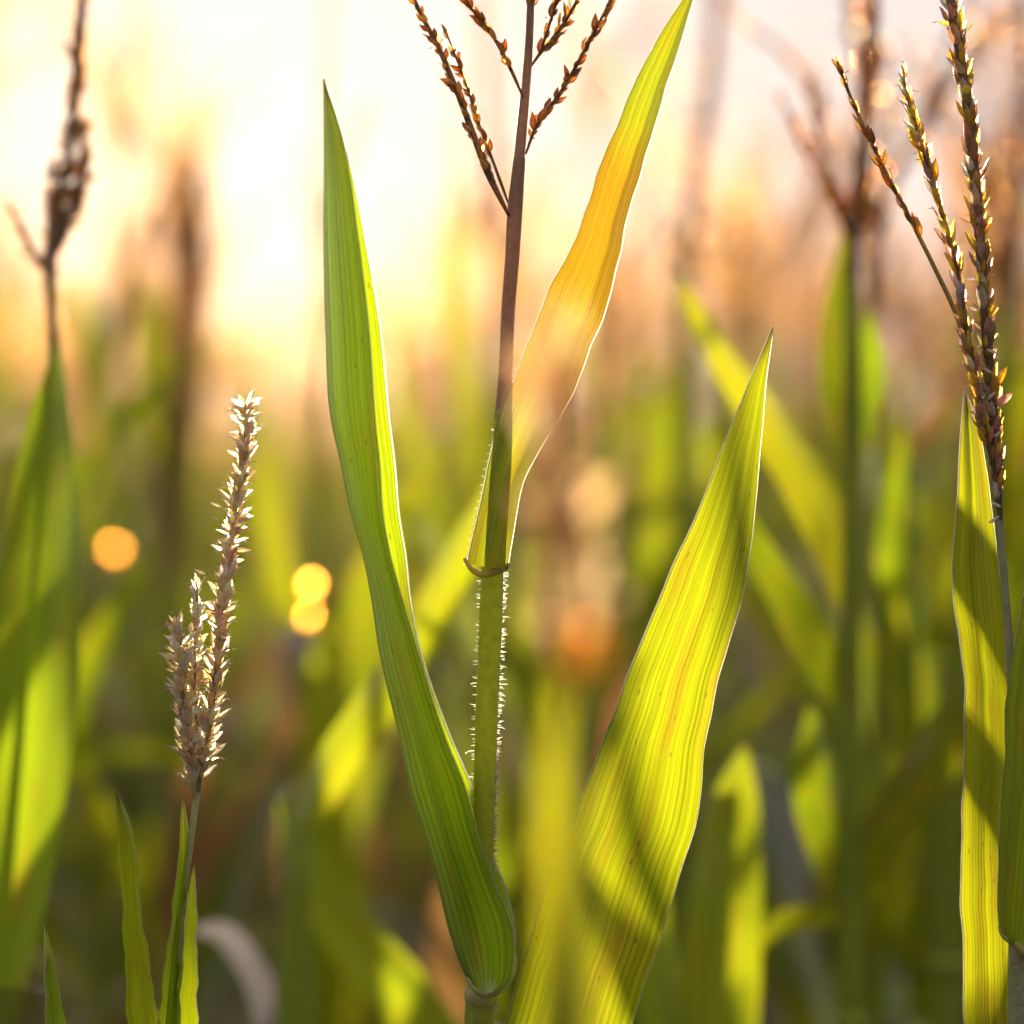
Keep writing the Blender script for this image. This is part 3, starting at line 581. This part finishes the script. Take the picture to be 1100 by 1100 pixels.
# foreground plant, out of focus close to the lens
soft_plant('strongly blurred foreground plant, dry brownish tassel and yellow leaf in front of the broad leaf', 608, -.62,
    [([(616, 1500), (611, 1250), (608, 1050), (606, 930), (604, 820), (600, 735)], [44, 66, 68, 60, 46, 3], M_LEAF_YELLOW)],
    [([(616, 760), (606, 660), (602, 560), (598, 450), (596, 350)], 60, .013, .0014), ([(620, 740), (634, 660), (634, 580)], 24, .013, .0008), ([(614, 700), (594, 580), (586, 440)], 30, .013, .0008),
     ([(608, 640), (616, 520), (612, 380)], 26, .013, .0008), ([(612, 650), (598, 560), (590, 400)], 26, .013, .0008)],
    ([(616, 1100), (620, 900), (616, 760)], [.004, .003, .002]), 41, pal=PAL_FORE, glints=[(628, 700, 60, M_GLINT), (612, 676, 30, M_GLINT)])

# ------------------------------------------------------------------ the field
def make_field_plant(seed, H, label_):
    rng = random.Random(seed); r = empty('corn_plant', (0, 0, 0)); tag(r, label_, 'corn plant', 'corn plants of the blurred field')
    s = MB(); lean = np.array([rng.uniform(-.04, .04), rng.uniform(-.04, .04), 0])
    stalk(s, [(0, 0, 0), lean * .3 + (0, 0, H * .4), lean * .7 + np.array([0, 0, H * .75]), lean + np.array([0, 0, H])], [.014, .012, .008, .005], GREEN_STALK, n=20, nodes_t=(.3, .5, .7, .85)); s.build('stalk', M_STALK, r)
    az = rng.uniform(0, 6.28)
    for k in range(8):
        f = (.30, .42, .53, .63, .72, .80, .88, .95)[k]; az += math.pi + rng.uniform(-.5, .5)
        L_ = rng.uniform(.5, .68) * (1 if k < 5 else (.8, .62, .45)[k - 5]); W_ = rng.uniform(.05, .068) * (1 if k < 5 else (.85, .7, .55)[k - 5])
        G = leaf3d(lean * f + np.array([0, 0, H * f]), az, L_, W_, R(rng.uniform(55, 74) if k < 5 else rng.uniform(66, 82)), R(rng.uniform(60, 120) if k < 5 else rng.uniform(10, 60)), rng)
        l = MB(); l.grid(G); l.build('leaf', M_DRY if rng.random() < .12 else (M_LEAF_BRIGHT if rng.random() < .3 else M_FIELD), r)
    top = lean + np.array([0, 0, H]); tl = rng.uniform(.26, .42); t = MB()
    b = lean * 1.0; tip = top + np.array([rng.uniform(-.05, .05), rng.uniform(-.05, .05), tl])
    branch(t, [top, top * .5 + tip * .5 + np.array([.008, 0, 0]), tip], .004, .0015, rng, PAL_FIELD, 100, .013, .0054, .35, 1, (10, 35), fine=False, n_path=20, open_=.6)
    for k in range(rng.randint(8, 12)):
        f = rng.uniform(.22, .5); a = rng.uniform(0, 6.28); o = top + (tip - top) * f; ln = rng.uniform(.16, .27); sp = rng.uniform(.25, .6)
        d = np.array([math.cos(a) * sp, math.sin(a) * sp, 1.0]); d = unit(d)
        e = o + d * ln + np.array([math.cos(a), math.sin(a), -.6]) * ln * rng.uniform(0, .25)
        branch(t, [o, o + d * ln * .5, e], .002, .001, rng, PAL_FIELD, 42, .012, .0050, .12, 1, (10, 35), fine=False, n_path=14, open_=.6)
    t.build('tassel', M_TASSEL, r)
    return r

FIELD_LABEL = 'out of focus corn plant with straw coloured tassel standing deep in the field'
protos = [make_field_plant(100 + i, h, FIELD_LABEL) for i, h in enumerate((1.92, 1.98, 1.84, 2.04, 1.94, 1.82, 2.0))]
def copy_plant(src, loc, rz, sc):
    r = src.copy(); COL.objects.link(r); r.location = loc; r.rotation_euler = (0, 0, rz); r.scale = (sc,) * 3
    for ch in src.children:
        c = ch.copy(); COL.objects.link(c); c.parent = r
    return r
frng = random.Random(77); spots = []
y = 1.05
while y < 10.5:
    half = (y + D) * .147 + .34; x = -half + frng.uniform(0, .3)
    while x < half:
        spots.append((x + frng.uniform(-.08, .08), y + frng.uniform(-.16, .16))); x += frng.uniform(.18, .30) if y > 3 else frng.uniform(.26, .40)
    y += .45
def shades(x, y):     # keep the low sun's path to the seed head and the long left leaf open
    return any(abs(x - ((q - 550) * S + y * math.tan(SUN_AZ))) < (.085 if y < 2.6 else .05) for q in (232, 425, 600, 720, 1055)) and y < 4.7 and (y < 2.6 or x > -.45) or 4.6 < y < 7 and any(abs(x - ((q - 550) * S + y * math.tan(SUN_AZ))) < .05 for q in (450, 630, 730))
spots = [q for q in spots if not shades(*q)]
print('field plants', len(spots))
for i, (x, yy) in enumerate(spots):
    sc = frng.uniform(.94, 1.06) if yy > 1.9 else frng.uniform(.86, .93); rz = frng.uniform(0, 6.28)
    if i < len(protos):
        r = protos[i]; r.location = (x, yy, 0); r.rotation_euler = (0, 0, rz); r.scale = (sc,) * 3
    else: copy_plant(frng.choice(protos), (x, yy, 0), rz, sc)

# lower leafy plants without tassels filling the gaps between the rows
LOW_LABEL = 'short blurred leafy corn plant without tassel in the shade between the taller rows'
lows = []
for i, h in enumerate((1.30, 1.42, 1.52)):
    rng = random.Random(300 + i); r = empty('corn_plant', (0, 0, 0)); tag(r, LOW_LABEL, 'corn plant', 'short corn plants between the rows')
    s_ = MB(); stalk(s_, [(0, 0, 0), (0.01, 0, h * .5), (.0, .01, h)], [.012, .009, .004], GREEN_STALK, n=12, nodes_t=(.4, .7)); s_.build('stalk', M_STALK, r); az = rng.uniform(0, 6)
    for k in range(7):
        f = .4 + .1 * k; az += math.pi + rng.uniform(-.6, .6); l = MB()
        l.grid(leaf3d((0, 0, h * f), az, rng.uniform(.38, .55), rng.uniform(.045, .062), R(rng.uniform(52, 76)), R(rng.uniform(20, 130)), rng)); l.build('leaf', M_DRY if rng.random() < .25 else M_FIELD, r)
    lows.append(r)
for i in range(75):
    yy = 1.0 + 6.5 * (i / 75) ** 1.2 + frng.uniform(-.1, .1); x = frng.uniform(-1, 1) * ((yy + D) * .147 + .2); sc = frng.uniform(.92, 1.08)
    if i < 3: lows[i].location = (x, yy, 0); lows[i].scale = (sc,) * 3
    else: copy_plant(frng.choice(lows), (x, yy, 0), frng.uniform(0, 6.28), sc)

# far field, one mass
def far_field():
    rng = random.Random(9); lm = MB(); tm = MB(); c = 0
    for k in range(1500):
        y = 10.9 + 45 * rng.random() ** 1.5; x = rng.uniform(-1, 1) * ((y + D) * .15 + 2.5); H = rng.uniform(1.7, 1.95); az = rng.uniform(0, 6.28)
        for j in range(5):
            az += math.pi + rng.uniform(-.5, .5)
            lm.grid(leaf3d((x, y, H * (.6 + .09 * j)), az, rng.uniform(.35, .55), .06, R(68), R(rng.uniform(20, 100)), rng, 7, 3))
        o = np.array([x, y, H - .1]); tip = o + np.array([rng.uniform(-.05, .05), rng.uniform(-.05, .05), .42])
        tm.tube([o, (o + tip) / 2, tip], [.004, .008, .002], 4, rng.choice(PAL_FIELD))
        for j in range(5):
            a = rng.uniform(0, 6.28); q = o + (tip - o) * rng.uniform(.3, .5); tm.tube([q, q + np.array([math.cos(a) * .05, math.sin(a) * .05, .1]), q + np.array([math.cos(a) * .1, math.sin(a) * .1, .16])], [.003, .005, .001], 4, rng.choice(PAL_FIELD))
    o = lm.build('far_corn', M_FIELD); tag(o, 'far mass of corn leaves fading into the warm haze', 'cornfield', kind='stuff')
    o = tm.build('far_tassels', M_TASSEL, o)
    o['kind'] = 'stuff'
far_field()

# ------------------------------------------------------------------ warm evening haze
def haze():
    m, N, L = nodes('warm_haze_air')
    v = N.new('ShaderNodeVolumePrincipled'); v.inputs['Color'].default_value = (1.0, .68, .36, 1); v.inputs['Density'].default_value = .0005; v.inputs['Anisotropy'].default_value = .9
    o = N.new('ShaderNodeOutputMaterial'); L.new(v.outputs[0], o.inputs['Volume'])
    b = MB(); x0, x1, y0, y1, z0, z1 = -75, 75, -75, 75, -1, 3.2
    vs = [(x, y, z) for x in (x0, x1) for y in (y0, y1) for z in (z0, z1)]
    b.add(vs, [(0, 1, 3, 2), (4, 6, 7, 5), (0, 4, 5, 1), (2, 3, 7, 6), (0, 2, 6, 4), (1, 5, 7, 3)])
    tag(b.build('haze', m), kind='stuff')
haze()
